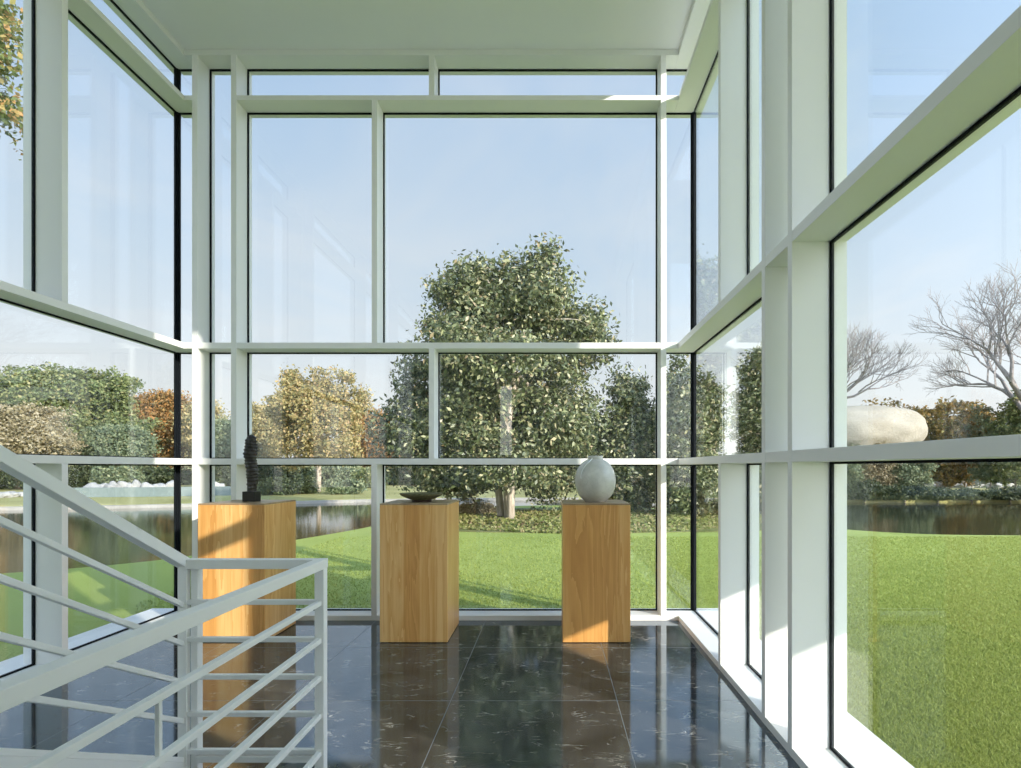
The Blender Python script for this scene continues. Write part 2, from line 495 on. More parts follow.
def member(kind, wall, a0, a1, z0, z1, name):
    """frame member between a0..a1 along the wall: inner box up to the glass, cap outside it"""
    mb = MB()
    ins = 0.0 if kind == 'm' else 0.0015
    eo = 0.07 - ins + (0.20 if name == 'sill' and wall is not wall_back else 0)
    if wall is wall_back:
        mb.box(a0, a1, YB + ins, GYB - GT, z0, z1); mb.box(a0, a1, GYB + GT, GYB + eo, z0, z1)
        org = Vector((0, YB, 0))
    elif wall is wall_left:
        mb.box(GXL + GT, XL - ins, a0, a1, z0, z1); mb.box(GXL - eo, GXL - GT, a0, a1, z0, z1)
        org = Vector((XL, 0, 0))
    else:
        mb.box(XR + ins, GXR - GT, a0, a1, z0, z1); mb.box(GXR + GT, GXR + eo, a0, a1, z0, z1)
        org = Vector((XR, 0, 0))
    o = mb.build(name, M['frame'], wall, bevel=0.0015)
    o.location = -org
    return o


# back wall
m1, m2, m7 = -3.010, -2.682, 0.940
mi = {'low': -1.500, 'mid': -1.015, 'up': -1.496, 'top': -1.015}
for c in (m1, m2, m7): member('m', wall_back, c - MW / 2, c + MW / 2, 0, HEAD, 'mullion')
for r, (z0, z1) in {'low': (CURB, LOW0), 'mid': (LOW1, MID0), 'up': (MID1, TOP0), 'top': (TOP1, HEAD)}.items():
    member('m', wall_back, mi[r] - MW / 2, mi[r] + MW / 2, z0, z1, 'mullion')
EO = 0.07
for z0, z1 in ((LOW0, LOW1), (MID0, MID1)): member('t', wall_back, XL, XR, z0, z1, 'transom')
member('t', wall_back, XL, m1, TOP0, TOP1, 'transom')
member('t', wall_back, m2, XR, TOP0, TOP1, 'transom')
member('t', wall_back, XL, XR, 0.0, CURB, 'sill')
member('t', wall_back, XL, XR, HEAD, CEIL + 0.02, 'head')
# side walls
SIDE_M = [(3.51, 3.51 + MW), (2.775, 2.775 + MW), (2.464, 2.464 + MW), (YS, YS + MW)]
for w in (wall_left, wall_right):
    YE0 = YS if w is wall_right else YSL
    for i, (a0, a1) in enumerate(SIDE_M + ([(-1.5, -1.5 + MW), (YSL, YSL + MW)] if w is wall_left else [])):
        if i == 0:
            member('m', w, a0, a1, CURB, LOW0, 'mullion'); member('m', w, a0, a1, MID1, TOP0, 'mullion')
        else:
            member('m', w, a0, a1, 0, HEAD, 'mullion')
    ye = GYB + EO
    for z0, z1 in ((LOW0, LOW1), (MID0, MID1)): member('t', w, YE0, ye, z0, z1, 'transom')
    member('t', w, SIDE_M[1][0], ye, TOP0, TOP1, 'transom')
    member('t', w, YE0, SIDE_M[2][1], TOP0, TOP1, 'transom')
    member('t', w, YE0, ye, 0, CURB, 'sill')
    member('t', w, YE0, ye, HEAD, CEIL + 0.02, 'head')
# black corner joints of the frameless glass corners
for gx in (GXL, GXR):
    for z0, z1 in ((CURB, LOW0), (LOW1, MID0), (MID1, TOP0), (TOP1, HEAD)):
        o = MB().box(gx - 0.018, gx + 0.018, GYB - 0.018, GYB + 0.018, z0, z1).build('corner_joint', M['black'], wall_back)
        o.location = (0, -YB, 0)

# glass panes
win_n = [0]


def pane(wall, a0, a1, z0, z1, label):
    win_n[0] += 1
    e, t, g = 0.004, 0.005, 0.010
    mb, gk = MB(), MB()

    def bx(B, u0, u1, v0, v1, hh):
        if wall == 'back': B.box(u0, u1, GYB - hh, GYB + hh, v0, v1)
        elif wall == 'left': B.box(GXL - hh, GXL + hh, u0, u1, v0, v1)
        else: B.box(GXR - hh, GXR + hh, u0, u1, v0, v1)
    bx(mb, a0 + e, a1 - e, z0 + e, z1 - e, t)
    for (u0, u1, v0, v1) in ((a0, a0 + g, z0, z1), (a1 - g, a1, z0, z1), (a0 + g, a1 - g, z0, z0 + g), (a0 + g, a1 - g, z1 - g, z1)):
        bx(gk, u0, u1, v0, v1, GT)
    o = mb.build('window_%d' % win_n[0], M['glass'])
    gk.build('gasket', M['black'], o)
    tag(o, label, 'window', None, 'structure')


h = MW / 2
rows = {'low': (CURB, LOW0, 'bottom row'), 'mid': (LOW1, MID0, 'second row'), 'up': (MID1, TOP0, 'tall third row'), 'top': (TOP1, HEAD, 'strip under the ceiling')}
for r, (z0, z1, rn) in rows.items():
    pane('back', GXL + 0.018, m1 - h, z0, z1, 'narrow pane at the left glass corner of the back wall, ' + rn)
    if r in ('low', 'mid'): pane('back', m1 + h, m2 - h, z0, z1, 'narrow pane between the two paired left mullions, ' + rn)
    pane('back', m2 + h, mi[r] - h, z0, z1, 'wide left pane of the back wall, ' + rn)
    pane('back', mi[r] + h, m7 - h, z0, z1, 'wide right pane of the back wall, ' + rn)
    pane('back', m7 + h, GXR - 0.018, z0, z1, 'narrow pane at the right glass corner of the back wall, ' + rn)
pane('back', m1 + h, m2 - h, MID1, HEAD, 'tallest narrow pane between the paired left mullions up to the ceiling')
for w in ('left', 'right'):
    for r, (z0, z1, rn) in rows.items():
        if r in ('low', 'up'):
            pane(w, SIDE_M[0][1], GYB - 0.018, z0, z1, 'pane of the %s wall beside the back corner, %s' % (w, rn))
            pane(w, SIDE_M[1][1], SIDE_M[0][0], z0, z1, 'middle pane of the %s wall, %s' % (w, rn))
        else:
            pane(w, SIDE_M[1][1], GYB - 0.018, z0, z1, 'long undivided pane of the %s wall beside the back corner, %s' % (w, rn))
        if r in ('low', 'mid'):
            pane(w, SIDE_M[2][1], SIDE_M[1][0], z0, z1, 'narrow pane between paired mullions of the %s wall, %s' % (w, rn))
        pane(w, SIDE_M[3][1], SIDE_M[2][0], z0, z1, 'large near pane of the %s wall, %s' % (w, rn))
        if w == 'left':
            pane(w, -1.5 + MW, YS, z0, z1, 'pane of the left wall beside the stair railing, %s' % rn)
            pane(w, YSL + MW, -1.5, z0, z1, 'pane of the left wall nearest the rear wall, %s' % rn)
    pane(w, SIDE_M[2][1], SIDE_M[1][0], MID1, HEAD, 'tall narrow pane between paired mullions of the %s wall, up to the ceiling' % w)

# solid walls behind the camera
tag(MB().box(XR, XR + 0.25, YR - 0.2, YS, 0, 3.5).box(XR, XR + 0.25, -1.0, YS, 3.5, CEIL).box(XR, XR + 0.25, YR - 0.2, -3.7, 3.5, CEIL).box(XR, XR + 0.25, -3.7, -1.0, 4.7, CEIL).build('wall_right_solid', M['wall']), 'white wall on the right, beyond the glazing, with an added high light opening', 'wall', None, 'structure')  # high opening near the rear is added to let more light into the room
tag(MB().box(XL - 0.25, XL, YR - 0.2, YSL, 0, CEIL).build('wall_left_solid', M['wall']), 'plain white wall on the left, beyond the glazing', 'wall', None, 'structure')
wx0, wx1, wz0, wz1 = -1.28, -0.99, 1.60, 3.33
rb = MB()
rb.box(XL, wx0, YR - 0.2, YR, 0, CEIL).box(wx1, XR, YR - 0.2, YR, 0, CEIL).box(wx0, wx1, YR - 0.2, YR, 0, wz0).box(wx0, wx1, YR - 0.2, YR, wz1, CEIL)
tag(rb.build('wall_rear', M['wall']), 'white rear wall with one slim upright window slot', 'wall', None, 'structure')

# unseen sun blocker added to shade right mullions and pedestals: slab with hanging panel
cn = MB()
cn.box(XR + 0.25, 3.80, -1.08, 1.57, 5.25, 5.50)
cn.box(3.68, 3.80, -1.08, 1.57, 1.62, 5.25)
tag(cn.build('sun_blocker', M['frame']), 'unseen white slab and hanging panel added on the right to block the sun', 'sun blocker', None, 'structure')
tag(MB().box(XL - 0.25, XR + 0.25, YR - 0.2, YB + 0.25, CEIL + 0.401, CEIL + 0.6).build('roof', M['frame']), 'flat white roof slab over the glass room', 'roof', None, 'structure')

# ------------------------------------------------------------------ railing
YG, XG, XS = 2.27, -0.945, -1.505
ZT = 0.897                       # centre of the top rail
SL = 0.556
BARS = [0.740, 0.5875, 0.435, 0.283, 0.130]
rail = tag(empty('stair_railing', (XG, YG, 0)), 'white painted steel stair railing with five horizontal bars around the stairwell', 'railing')
RO = Vector((XG, YG, 0))


def rp(mb, name, bevel=0.002):
    o = mb.build(name, M['rail'], rail, bevel=bevel)
    o.location = -RO
    return o


Y0 = 0.30
TR = 0.042
hb = MB().bar((XG, Y0, ZT), (XG, YG + TR / 2, ZT), TR, 0.038)
rp(hb, 'top_rail')
rp(MB().bar((XS - 0.005, YG, ZT), (XG - TR / 2, YG, ZT), TR, 0.038), 'top_rail')
YE = 0.55
rp(MB().bar((XS, YE, ZT + SL * (YG - YE)), (XS, YG + TR / 2, ZT - 0.01), TR, 0.046), 'top_rail')
for z in BARS:
    rp(MB().bar((XG, Y0, z), (XG, YG, z), 0.020, 0.020), 'bar')
    rp(MB().bar((XS, YG, z), (XG, YG, z), 0.020, 0.020), 'bar')
    zs = z - 0.016 - 0.005 * BARS.index(z)
    rp(MB().bar((XS, YE, zs + SL * (YG - YE)), (XS, YG, zs), 0.020, 0.022), 'bar')
rp(MB().box(XG - 0.019, XG + 0.019, YG - 0.019, YG + 0.019, 0, ZT), 'post')
rp(MB().box(XS - 0.018, XS + 0.018, YG - 0.014, YG + 0.014, 0, ZT), 'post')
rp(MB().box(-1.478, -1.450, YG + 0.0, YG + 0.036, 0, ZT), 'post')
rp(MB().box(XG - 0.006, XG + 0.006, 1.327, 1.339, 0, BARS[0]), 'post')
rp(MB().box(XG - 0.019, XG + 0.019, 0.30, 0.338, 0, ZT), 'post')
# channels under the lowest bars
rp(MB().box(-1.452, XG, YG - 0.012, YG + 0.016, 0.088, 0.114), 'channel')
rp(MB().bar((XS, YE, 0.06 + SL * (YG - YE)), (XS, YG, 0.06), 0.03, 0.045), 'channel')

# the flight that this railing follows, rising towards the viewer on the left
stair = tag(empty('staircase', (-2.2, 1.9, 0)), 'white flight of stairs rising along the sloping rail', 'stairs', None, 'structure')
for k in range(5):
    o = MB().box(-2.95, -1.54, 1.9 - 0.29 * (k + 1), 1.9 - 0.29 * k, 0 if k == 0 else 0.165 * k - 0.05, 0.165 * (k + 1)).build('step', M['frame'], stair, bevel=0.004)
    o.location = (2.2, -1.9, 0)

# ------------------------------------------------------------------ pedestals
PW, PZ, PY = 0.50, 1.025, 4.081


def pedestal(x0, x1, label):
    cx, w = (x0 + x1) / 2, (x1 - x0) / 2
    t = tag(empty('wooden_pedestal', (cx, PY + PW / 2, 0)), label, 'pedestal', 'wooden display pedestals')
    MB().box(-w, w, -PW / 2, PW / 2, 0.004, PZ - 0.012).build('body', M['wood'], t, bevel=0.003)
    MB().box(-w, w, -PW / 2, PW / 2, PZ - 0.0115, PZ).build('top_panel', M['wood_top'], t, bevel=0.002)
    MB().box(-w + 0.01, w - 0.01, -PW / 2 + 0.01, PW / 2 - 0.01, 0.0, 0.0045).build('base', M['black'], t)
    return cx


px1 = pedestal(-2.605, -2.113, 'sunlit honey oak pedestal behind the railing, carrying the dark carved figure')
px2 = pedestal(-1.267, -0.768, 'mostly shaded oak pedestal in the centre, carrying the shallow bowl')
px3 = pedestal(0.079, 0.577, 'oak pedestal with a sunlit foot, carrying the round grey vase')
PC = PY + PW / 2

# carved figure
fig = tag(empty('carved_figure', (px1 + 0.004, PC + 0.02, PZ)), 'tall dark ridged carved figure on a black block, on the sunlit pedestal', 'sculpture')
MB().box(-0.048, 0.048, -0.048, 0.048, 0, 0.078).build('plinth', M['plinth'], fig, bevel=0.003)
prof = []
nseg = 120
hgt = 0.445
key = [(0, .030), (.06, .034), (.16, .040), (.22, .040), (.30, .047), (.40, .049), (.50, .047), (.56, .045), (.64, .049), (.74, .047), (.82, .043), (.90, .041), (.95, .034), (.985, .020), (1.0, .004)]
for i in range(nseg + 1):
    t = i / nseg
    for (a, ra), (bq, rbq) in zip(key, key[1:]):
        if a <= t <= bq:
            r = ra + (rbq - ra) * (t - a) / (bq - a); break
    r *= 0.92
    r *= 1 + 0.075 * (math.sin(t * 2 * math.pi * 17 + 0.8 * math.sin(t * 23)) if t < 0.97 else 0)
    prof.append((r, 0.078 + t * hgt))
mb = MB().lathe(prof, 36)
v2 = []
for x, y, z in mb.v:
    a = math.atan2(y, x); t = (z - 0.078) / hgt
    k = 1 + 0.07 * math.sin(2 * a + 9 * t) + 0.05 * math.sin(5 * a + 31 * t) + 0.05 * math.sin(3 * a - 17 * t)
    v2.append((x * k + 0.006 * math.sin(7 * t), y * k + 0.006 * math.cos(5 * t), z + 0.004 * math.sin(a + 5 * t)))
mb.v = v2
mb.build('body', M['carving'], fig, smooth=True)

# bowl
bw = tag(empty('shallow_bowl', (px2 + 0.008, PC - 0.03, PZ)), 'shallow olive glazed bowl on the central pedestal', 'bowl')
MB().lathe([(0.070, 0.0), (0.078, 0.004), (0.074, 0.014), (0.060, 0.0145)], 48).build('foot', M['bowl_foot'], bw, smooth=True)
MB().lathe([(0.060, 0.012), (0.085, 0.018), (0.125, 0.035), (0.155, 0.050), (0.166, 0.062), (0.166, 0.067), (0.160, 0.067),
            (0.150, 0.058), (0.12, 0.043), (0.08, 0.028), (0.03, 0.023), (0.001, 0.023)], 64).build('body', M['bowl'], bw, smooth=True)

# vase
vs = tag(empty('round_vase', (px3 + 0.008, PC - 0.02, PZ)), 'round grey glazed vase with a pale drip line, on the right-hand pedestal', 'vase')
vp = []
for i in range(33):
    t = i / 32
    a = -math.pi / 2 * 0.80 + t * math.pi * 0.88
    rr = 0.160 * math.cos(a) ** 0.92 if math.cos(a) > 0 else 0
    zz = 0.162 + 0.176 * math.sin(a)
    vp.append((max(rr, 0.06), zz))
z_sh = vp[-1][1]; z_b = vp[0][1]
vp = [(0.078, 0.0), (0.082, 0.003)] + [p for p in vp if p[0] > 0.083 or p[1] > 0.2]
prof = vp + [(0.058, z_sh + 0.006), (0.060, z_sh + 0.014), (0.056, z_sh + 0.018), (0.050, z_sh + 0.012), (0.048, z_sh - 0.02), (0.09, z_sh - 0.06), (0.14, 0.17), (0.10, 0.05), (0.001, 0.012)]
MB().lathe(prof, 64).build('body', M['vase'], vs, smooth=True)


def vase_r(z):
    for (r0, z0), (r1, z1) in zip(vp, vp[1:]):
        if z0 <= z <= z1 and z1 > z0: return r0 + (r1 - r0) * (z - z0) / (z1 - z0)
    return vp[-1][0]


pts, rad = [], []
for i in range(24):
    t = i / 23
    z = z_sh - 0.002 - t * 0.155
    a = math.radians(-118 - 16 * math.sin(t * 2.2) - 6 * t)
    r = vase_r(z) + 0.001
    pts.append((r * math.cos(a), r * math.sin(a), z)); rad.append(0.0056 * (1 - 0.4 * t))
MB().tube(pts, rad, 8).build('glaze_drip', M['glaze_line'], vs, smooth=True)

# ------------------------------------------------------------------ ground and water
GZ, WZ = -0.12, -0.32


def poly_slab(name, pts, z1, z0, m):
    bm = bmesh.new()
    top = [bm.verts.new((x, y, z1)) for x, y in pts]
    bot = [bm.verts.new((x, y, z0)) for x, y in pts]
    bm.faces.new(top)
    bm.faces.new(bot[::-1])
    n = len(pts)
    for i in range(n):
        bm.faces.new((top[i], bot[i], bot[(i + 1) % n], top[(i + 1) % n]))
    bmesh.ops.triangulate(bm, faces=[f for f in bm.faces if len(f.verts) > 4])
    bmesh.ops.recalc_face_normals(bm, faces=bm.faces[:])
    me = bpy.data.meshes.new(name); bm.to_mesh(me); bm.free()
    me.materials.append(m)
    o = bpy.data.objects.new(name, me); COL.objects.link(o)
    return o


def smooth_line(pts, n=8):
    out = []
    P = [Vector(p) for p in pts]
    for i in range(len(P) - 1):
        p0, p1, p2, p3 = P[max(i - 1, 0)], P[i], P[i + 1], P[min(i + 2, len(P) - 1)]
        for k in range(n):
            t = k / n
            q = 0.5 * ((2 * p1) + (p2 - p0) * t + (2 * p0 - 5 * p1 + 4 * p2 - p3) * t * t + (3 * p1 - p0 - 3 * p2 + p3) * t ** 3)
            out.append((q.x, q.y))
    out.append((P[-1].x, P[-1].y))
    return out


shore = smooth_line([(-16, 1.0), (-12, 4.6), (-9, 6.6), (-7.3, 7.4), (-6.3, 8.1), (-5.7, 9.0), (-5.0, 10.8), (-4.4, 12.9), (-4.1, 15), (-3.6, 18),
                     (-1, 20.5), (3, 20), (6.2, 17), (6.3, 13.5), (7.6, 11.9), (10, 11.5), (15, 11.3), (30, 11.0), (60, 8)])
lawn_pts = shore + [(60, -30), (-16, -30)]
tag(poly_slab('lawn', lawn_pts, GZ, -1.5, M['lawn']), 'bright mown lawn around the glass room', 'lawn', None, 'structure')
tag(MB().box(-120, 120, -30, 60, -1.4, WZ).build('pond_water', M['water']), 'still dark pond reflecting autumn trees', 'pond', None, 'structure')
fb = smooth_line([(-80, 17), (-40, 18.5), (-22, 20.6), (-14, 23.0), (-9, 25.6), (-3, 27.0), (4, 27.0), (10, 26.0), (16, 25.5), (24, 26), (40, 24), (90, 18)])
fbx = np.array([q[0] for q in fb]); fby = np.array([q[1] for q in fb])


def bank_z(x, y):
    d = max(0.0, y - float(np.interp(x, fbx, fby)))
    return -0.20 + 0.012 * d + 0.0002 * d * d


DS = [0, 1, 2, 4, 7, 11, 16, 22, 30, 40, 55, 75, 100]
bm_ = MB()
for (x, y) in fb:
    bm_.v.append((x, y, -1.4))
    for d in DS: bm_.v.append((x, y + d, bank_z(x, y + d)))
K = len(DS) + 1
for i in range(len(fb) - 1):
    for k in range(K - 1):
        a_ = i * K + k
        bm_.f.append((a_, a_ + K, a_ + K + 1, a_ + 1))
tag(bm_.build('far_bank', M['bank'], smooth=True), 'dry yellowish grass bank rising across the pond', 'bank', None, 'structure')
# pale stone edging along the far bank
em = MB()
b0 = 0
prev = None
efb = [q for q in fb if q[0] < 5]
for i, (x, y) in enumerate(efb):
    for (dy, z) in ((-0.08, -0.6), (-0.08, -0.205), (0.22, -0.19), (0.22, -0.6)):
        em.v.append((x, y + dy, z))
    if i:
        a, c = (i - 1) * 4, i * 4
        for k in range(3): em.f.append((a + k, c + k, c + k + 1, a + k + 1))
tag(em.build('pond_edging', M['edging']), 'pale stone edging along the far bank of the pond', 'edging', None, 'structure')

# low concrete wall on the far bank
wl = smooth_line([(-23.0, 26.2), (-20, 26.7), (-17.8, 27.4), (-15.6, 28.4)])
lw = MB()
for i, (x, y) in enumerate(wl):
    for (dy, z) in ((0, -0.3), (0, 0.33), (0.3, 0.33), (0.3, -0.3)): lw.v.append((x, y + dy, z))
    if i:
        a, c = (i - 1) * 4, i * 4
        for k in range(4): lw.f.append((a + k, c + k, c + (k + 1) % 4, a + (k + 1) % 4))
lw.f += [(3, 2, 1, 0), tuple(len(lw.v) - 4 + k for k in range(4))]
tag(lw.build('garden_wall', M['lowwall']), 'low grey-green concrete wall on the far bank', 'wall', None, 'structure')


# ------------------------------------------------------------------ rocks
def rock_mesh(sx_, sy_, sz_, seed, sub=3, amp=0.18, freq=1.5, blunt=1.0):
    bm = bmesh.new()
    bmesh.ops.create_icosphere(bm, subdivisions=sub, radius=1.0)
    from mathutils import noise
    for v in bm.verts:
        k = 1 + amp * noise.noise(v.co * freq + Vector((seed * 3.1, seed, 0))) + amp * 0.4 * noise.noise(v.co * freq * 3 + Vector((seed, 0, 7)))
        if blunt != 1.0: v.co = Vector([math.copysign(abs(c) ** blunt, c) for c in v.co])
        v.co = Vector((v.co.x * sx_, v.co.y * sy_, v.co.z * sz_)) * k
    return bm


def rock(name, loc, s, seed, m, sub=3, amp=0.18, freq=1.5, blunt=1.0):
    bm = rock_mesh(*s, seed, sub, amp, freq, blunt)
    me = bpy.data.meshes.new(name); bm.to_mesh(me); bm.free()
    me.polygons.foreach_set('use_smooth', [True] * len(me.polygons))
    me.materials.append(m)
    o = bpy.data.objects.new(name, me); COL.objects.link(o)
    o.location = loc
    return o


p = at(852, 432, 29.0)
tag(rock('boulder', tuple(p), (3.45, 2.4, 1.36), 6, M['boulder'], 5, 0.09, 1.2, 0.84), 'huge pale smooth boulder behind shrubs across the lawn', 'boulder')
tag(rock('earth_mound', (p.x - 0.1, p.y + 0.3, bank_z(p.x, p.y) - 0.2), (2.9, 2.0, 2.75), 8, M['soil'], 4, 0.1), 'earth mound carrying the huge pale boulder', 'mound', None, 'structure')

# ------------------------------------------------------------------ plants
def leaf_cloud(blobs, n, size, aspect=0.5, ncl=None, clr=0.35, shell=0.55, up=0.3, droop=0.0):
    """blobs: (x,y,z,rx,ry,rz). Leaves gather in clusters on and just inside each blob's surface."""
    B = np.array(blobs, dtype=float)
    wgt = (B[:, 3] * B[:, 4] + B[:, 4] * B[:, 5] + B[:, 3] * B[:, 5]); wgt /= wgt.sum()
    ncl = ncl or max(30, n // 40)
    bi = rng.choice(len(B), ncl, p=wgt)
    d = rng.normal(size=(ncl, 3)); d /= np.linalg.norm(d, axis=1)[:, None]
    rad = shell + (1 - shell) * rng.random(ncl) ** 0.6
    rad *= 1 + 0.05 * rng.normal(size=ncl).clip(-1.5, 1.5)
    cc = B[bi, :3] + d * B[bi, 3:6] * rad[:, None]
    ci = rng.integers(0, ncl, n)
    crs = clr * (0.6 + 0.8 * rng.random(ncl))
    pos = cc[ci] + rng.normal(size=(n, 3)).clip(-1.7, 1.7) * crs[ci][:, None] * np.array([0.6, 0.6, 0.42])
    nrm = d[ci] * 0.8 + rng.normal(size=(n, 3)) * 0.75 + np.array([0, 0, up])
    nrm /= np.linalg.norm(nrm, axis=1)[:, None]
    t = rng.normal(size=(n, 3)) + d[ci] * 0.7 - np.array([0, 0, droop])
    t -= nrm * (t * nrm).sum(1)[:, None]
    t /= np.linalg.norm(t, axis=1)[:, None] + 1e-9
    s = np.cross(nrm, t)
    L_ = size * (0.65 + 0.7 * rng.random(n))[:, None]
    Wd = L_ * aspect
    v = np.empty((n, 4, 3))
    v[:, 0] = pos - t * L_ * 0.5
    v[:, 1] = pos + s * Wd * 0.5 + nrm * Wd * 0.12
    v[:, 2] = pos + t * L_ * 0.5
    v[:, 3] = pos - s * Wd * 0.5 + nrm * Wd * 0.12
    return v.reshape(-1, 3), cc


def limb(mb, p, q, r0, r1, wob=0.08, n=5, sides=6):
    p, q = Vector(p), Vector(q)
    ln = (q - p).length
    pts, rad = [], []
    for i in range(n + 1):
        t = i / n
        w = Vector((random.uniform(-1, 1), random.uniform(-1, 1), random.uniform(-1, 1))) * wob * ln * math.sin(math.pi * t)
        c = p.lerp(q, t) + w
        c.z += 0.10 * ln * math.sin(math.pi * t)
        pts.append(c); rad.append(r0 + (r1 - r0) * t)
    mb.tube(pts, rad, sides)
    return pts


def tree(name, base, blobs, n, size, m, label, cat='tree', group=None, bark='bark', r=0.2, limbs=14, trunk_top=None, aspect=0.5, clr=0.5, stems=1, shell=0.55, ncl=None, trunk=True, stem_spread=0.25, up=0.3, fill=0.35):
    base = Vector(base)
    t = tag(empty(name, base), label, cat, group)
    rb_ = [(x - base.x, y - base.y, z - base.z, rx, ry, rz) for x, y, z, rx, ry, rz in blobs]
    v, cc = leaf_cloud(rb_, n, size, aspect, ncl, clr, shell, up)
    if fill:
        v3, _ = leaf_cloud([(a_[0], a_[1], a_[2], a_[3] * .8, a_[4] * .8, a_[5] * .8) for a_ in rb_], int(n * fill), size * 1.15, aspect, None, clr * 1.2, 0.25, up)
        v = np.concatenate([v, v3])
    lo = np.minimum(v[:, 2].reshape(-1, 4).min(1), 0)
    keep = np.repeat(lo > -0.02, 4)
    fo = fast_mesh('foliage', v[keep], None, m)
    fo.parent = t
    if trunk:
        mb = MB()
        top = np.array([(q[0], q[1], q[2]) for q in rb_])
        tt = Vector(top.mean(0)) if trunk_top is None else Vector(trunk_top) - base
        tips = []
        for k in range(stems):
            off = Vector((math.cos(k * 2.4) * stem_spread * (k > 0), math.sin(k * 2.4) * stem_spread * (k > 0), 0))
            sp = limb(mb, off + Vector((0, 0, -0.1)), tt * (1.0 - 0.12 * k) + off * 2.5, r * (1 - 0.3 * (k > 0)), r * 0.35, 0.03, 6, 8)
            tips += sp[2:]
        for i in rng.choice(len(cc), min(limbs, len(cc)), replace=False):
            s = random.choice(tips)
            limb(mb, s, cc[i], r * 0.30, r * 0.06, 0.08, 5, 5)
        mb.build('trunk', M[bark], t, smooth=True)
    return t


def lumpy(blobs, k, f):
    """smaller lobes budding from the upper surface of every blob"""
    out = [(x, y, z, rx * 0.9, ry * 0.9, rz * 0.9) for x, y, z, rx, ry, rz in blobs]
    for x, y, z, rx, ry, rz in blobs:
        for _ in range(k):
            d = rng.normal(size=3); d /= np.linalg.norm(d); d[2] = d[2] * 0.8 + 0.1
            g = f * rng.uniform(0.7, 1.2)
            out.append((x + d[0] * rx * 0.78, y + d[1] * ry * 0.78, z + d[2] * rz * 0.78, rx * g, ry * g, rz * g * 0.85))
    return out


# --- the large magnolia in the middle of the lawn
Ym = 14.6
def pb(px, py, Y, rx, rz, dy=0.0, ry=None):
    p = at(px, py, Y)
    s = Y / F_PX
    return (p.x, p.y + dy, p.z, rx * s, (ry or rx) * s, rz * s)


mb_ = [pb(505, 375, Ym, 82, 72), pb(540, 292, Ym, 42, 38), pb(475, 300, Ym, 46, 36), pb(510, 300, Ym, 56, 48), pb(572, 342, Ym, 38, 40, 0.3),
       pb(420, 420, Ym, 42, 50, 0.2), pb(455, 448, Ym, 56, 42, -0.2), pb(560, 420, Ym, 48, 60, 0.3), pb(510, 425, Ym, 76, 48, 0.2),
       pb(405, 458, Ym, 30, 32, 0.6), pb(445, 355, Ym, 38, 42), pb(556, 484, Ym, 26, 30, 1.1), pb(458, 482, Ym, 34, 18, 0.3), pb(542, 264, Ym, 18, 22),
       pb(598, 345, Ym, 14, 18), pb(515, 462, Ym, 60, 24, 1.6), pb(418, 385, Ym, 24, 24), pb(520, 468, Ym, 46, 17, -1.0), pb(478, 470, Ym, 24, 15, -1.1)]
tree('magnolia_tree', (at(510, 521, 14.0).x, 14.0, GZ), lumpy(mb_, 5, 0.42), 80000, 0.125, M['magnolia'],
     'large glossy dark green magnolia tree with pale trunk in the middle of the lawn', bark='bark_pale', r=0.145, limbs=46,
     trunk_top=tuple(at(514, 330, 14.5)), aspect=0.48, clr=0.36, stems=3, shell=0.55, ncl=1100, stem_spread=0.30)
# --- two smaller magnolias to its right
Yc = 16.2
tree('magnolia_tree', (at(627, 522, Yc).x, Yc, GZ), [pb(627, 400, Yc, 17, 36), pb(625, 440, Yc, 33, 40), pb(628, 480, Yc, 40, 36), pb(640, 425, Yc, 20, 26)],
     19000, 0.125, M['magnolia'], 'small conical magnolia between the big magnolia and the right-hand mullion', bark='bark_pale', r=0.1, limbs=14, aspect=0.45, clr=0.26, shell=0.45, ncl=230)
Yd = 15.2
tree('magnolia_tree', (at(690, 522, Yd).x, Yd, GZ), [pb(678, 390, Yd, 18, 34), pb(686, 432, Yd, 32, 44), pb(690, 480, Yd, 42, 40), pb(705, 410, Yd, 18, 40)],
     22000, 0.125, M['magnolia'], 'slim dark magnolia behind the right glass corner of the room', bark='bark_pale', r=0.1, limbs=14, aspect=0.45, clr=0.26, shell=0.45, ncl=230)

Ye = 17.5
tree('magnolia_tree', (at(768, 520, Ye).x, Ye, GZ), [pb(764, 385, Ye, 24, 40), pb(768, 430, Ye, 36, 44), pb(772, 480, Ye, 42, 40), pb(752, 405, Ye, 18, 36)],
     19000, 0.125, M['magnolia'], 'dark magnolia seen through the right wall beside the nearer white mullions', bark='bark_pale', r=0.1, limbs=14, aspect=0.45, clr=0.28, shell=0.45, ncl=230)

# --- planting bed under the magnolia
bed_pts = smooth_line([(-4.0, 13.6), (-3, 12.6), (-1.5, 12.05), (1, 11.9), (3, 12.1), (5.2, 12.6), (6.0, 13.8), (5.8, 16.5), (3, 19), (0, 19.4), (-2.5, 18.4), (-3.6, 16), (-4.0, 13.6)], 6)[:-1]
tag(poly_slab('planting_bed', bed_pts, GZ + 0.015, GZ - 0.1, M['soil']), 'planting bed of bare soil around the magnolia trunks', 'bed', None, 'structure')
n = 42000
q = np.column_stack([rng.uniform(-4, 6, n * 2), rng.uniform(11.80, 16.5, n * 2), np.zeros(n * 2)])
ymin = 11.80 + 0.10 * (q[:, 0] - 0.7) ** 2
ok = (q[:, 1] > ymin) & (q[:, 0] < 5.7) & (q[:, 0] > -3.8)
q = q[ok][:n]; n = len(q)
q[:, 2] = GZ + 0.02 + 0.15 * rng.random(n) * ((q[:, 1] - 11.95 - 0.10 * (q[:, 0] - 0.7) ** 2) / 0.8).clip(0.15, 1)
nr = rng.normal(size=(n, 3)) * 0.6 + np.array([0.1, -0.3, 1]); nr /= np.linalg.norm(nr, axis=1)[:, None]
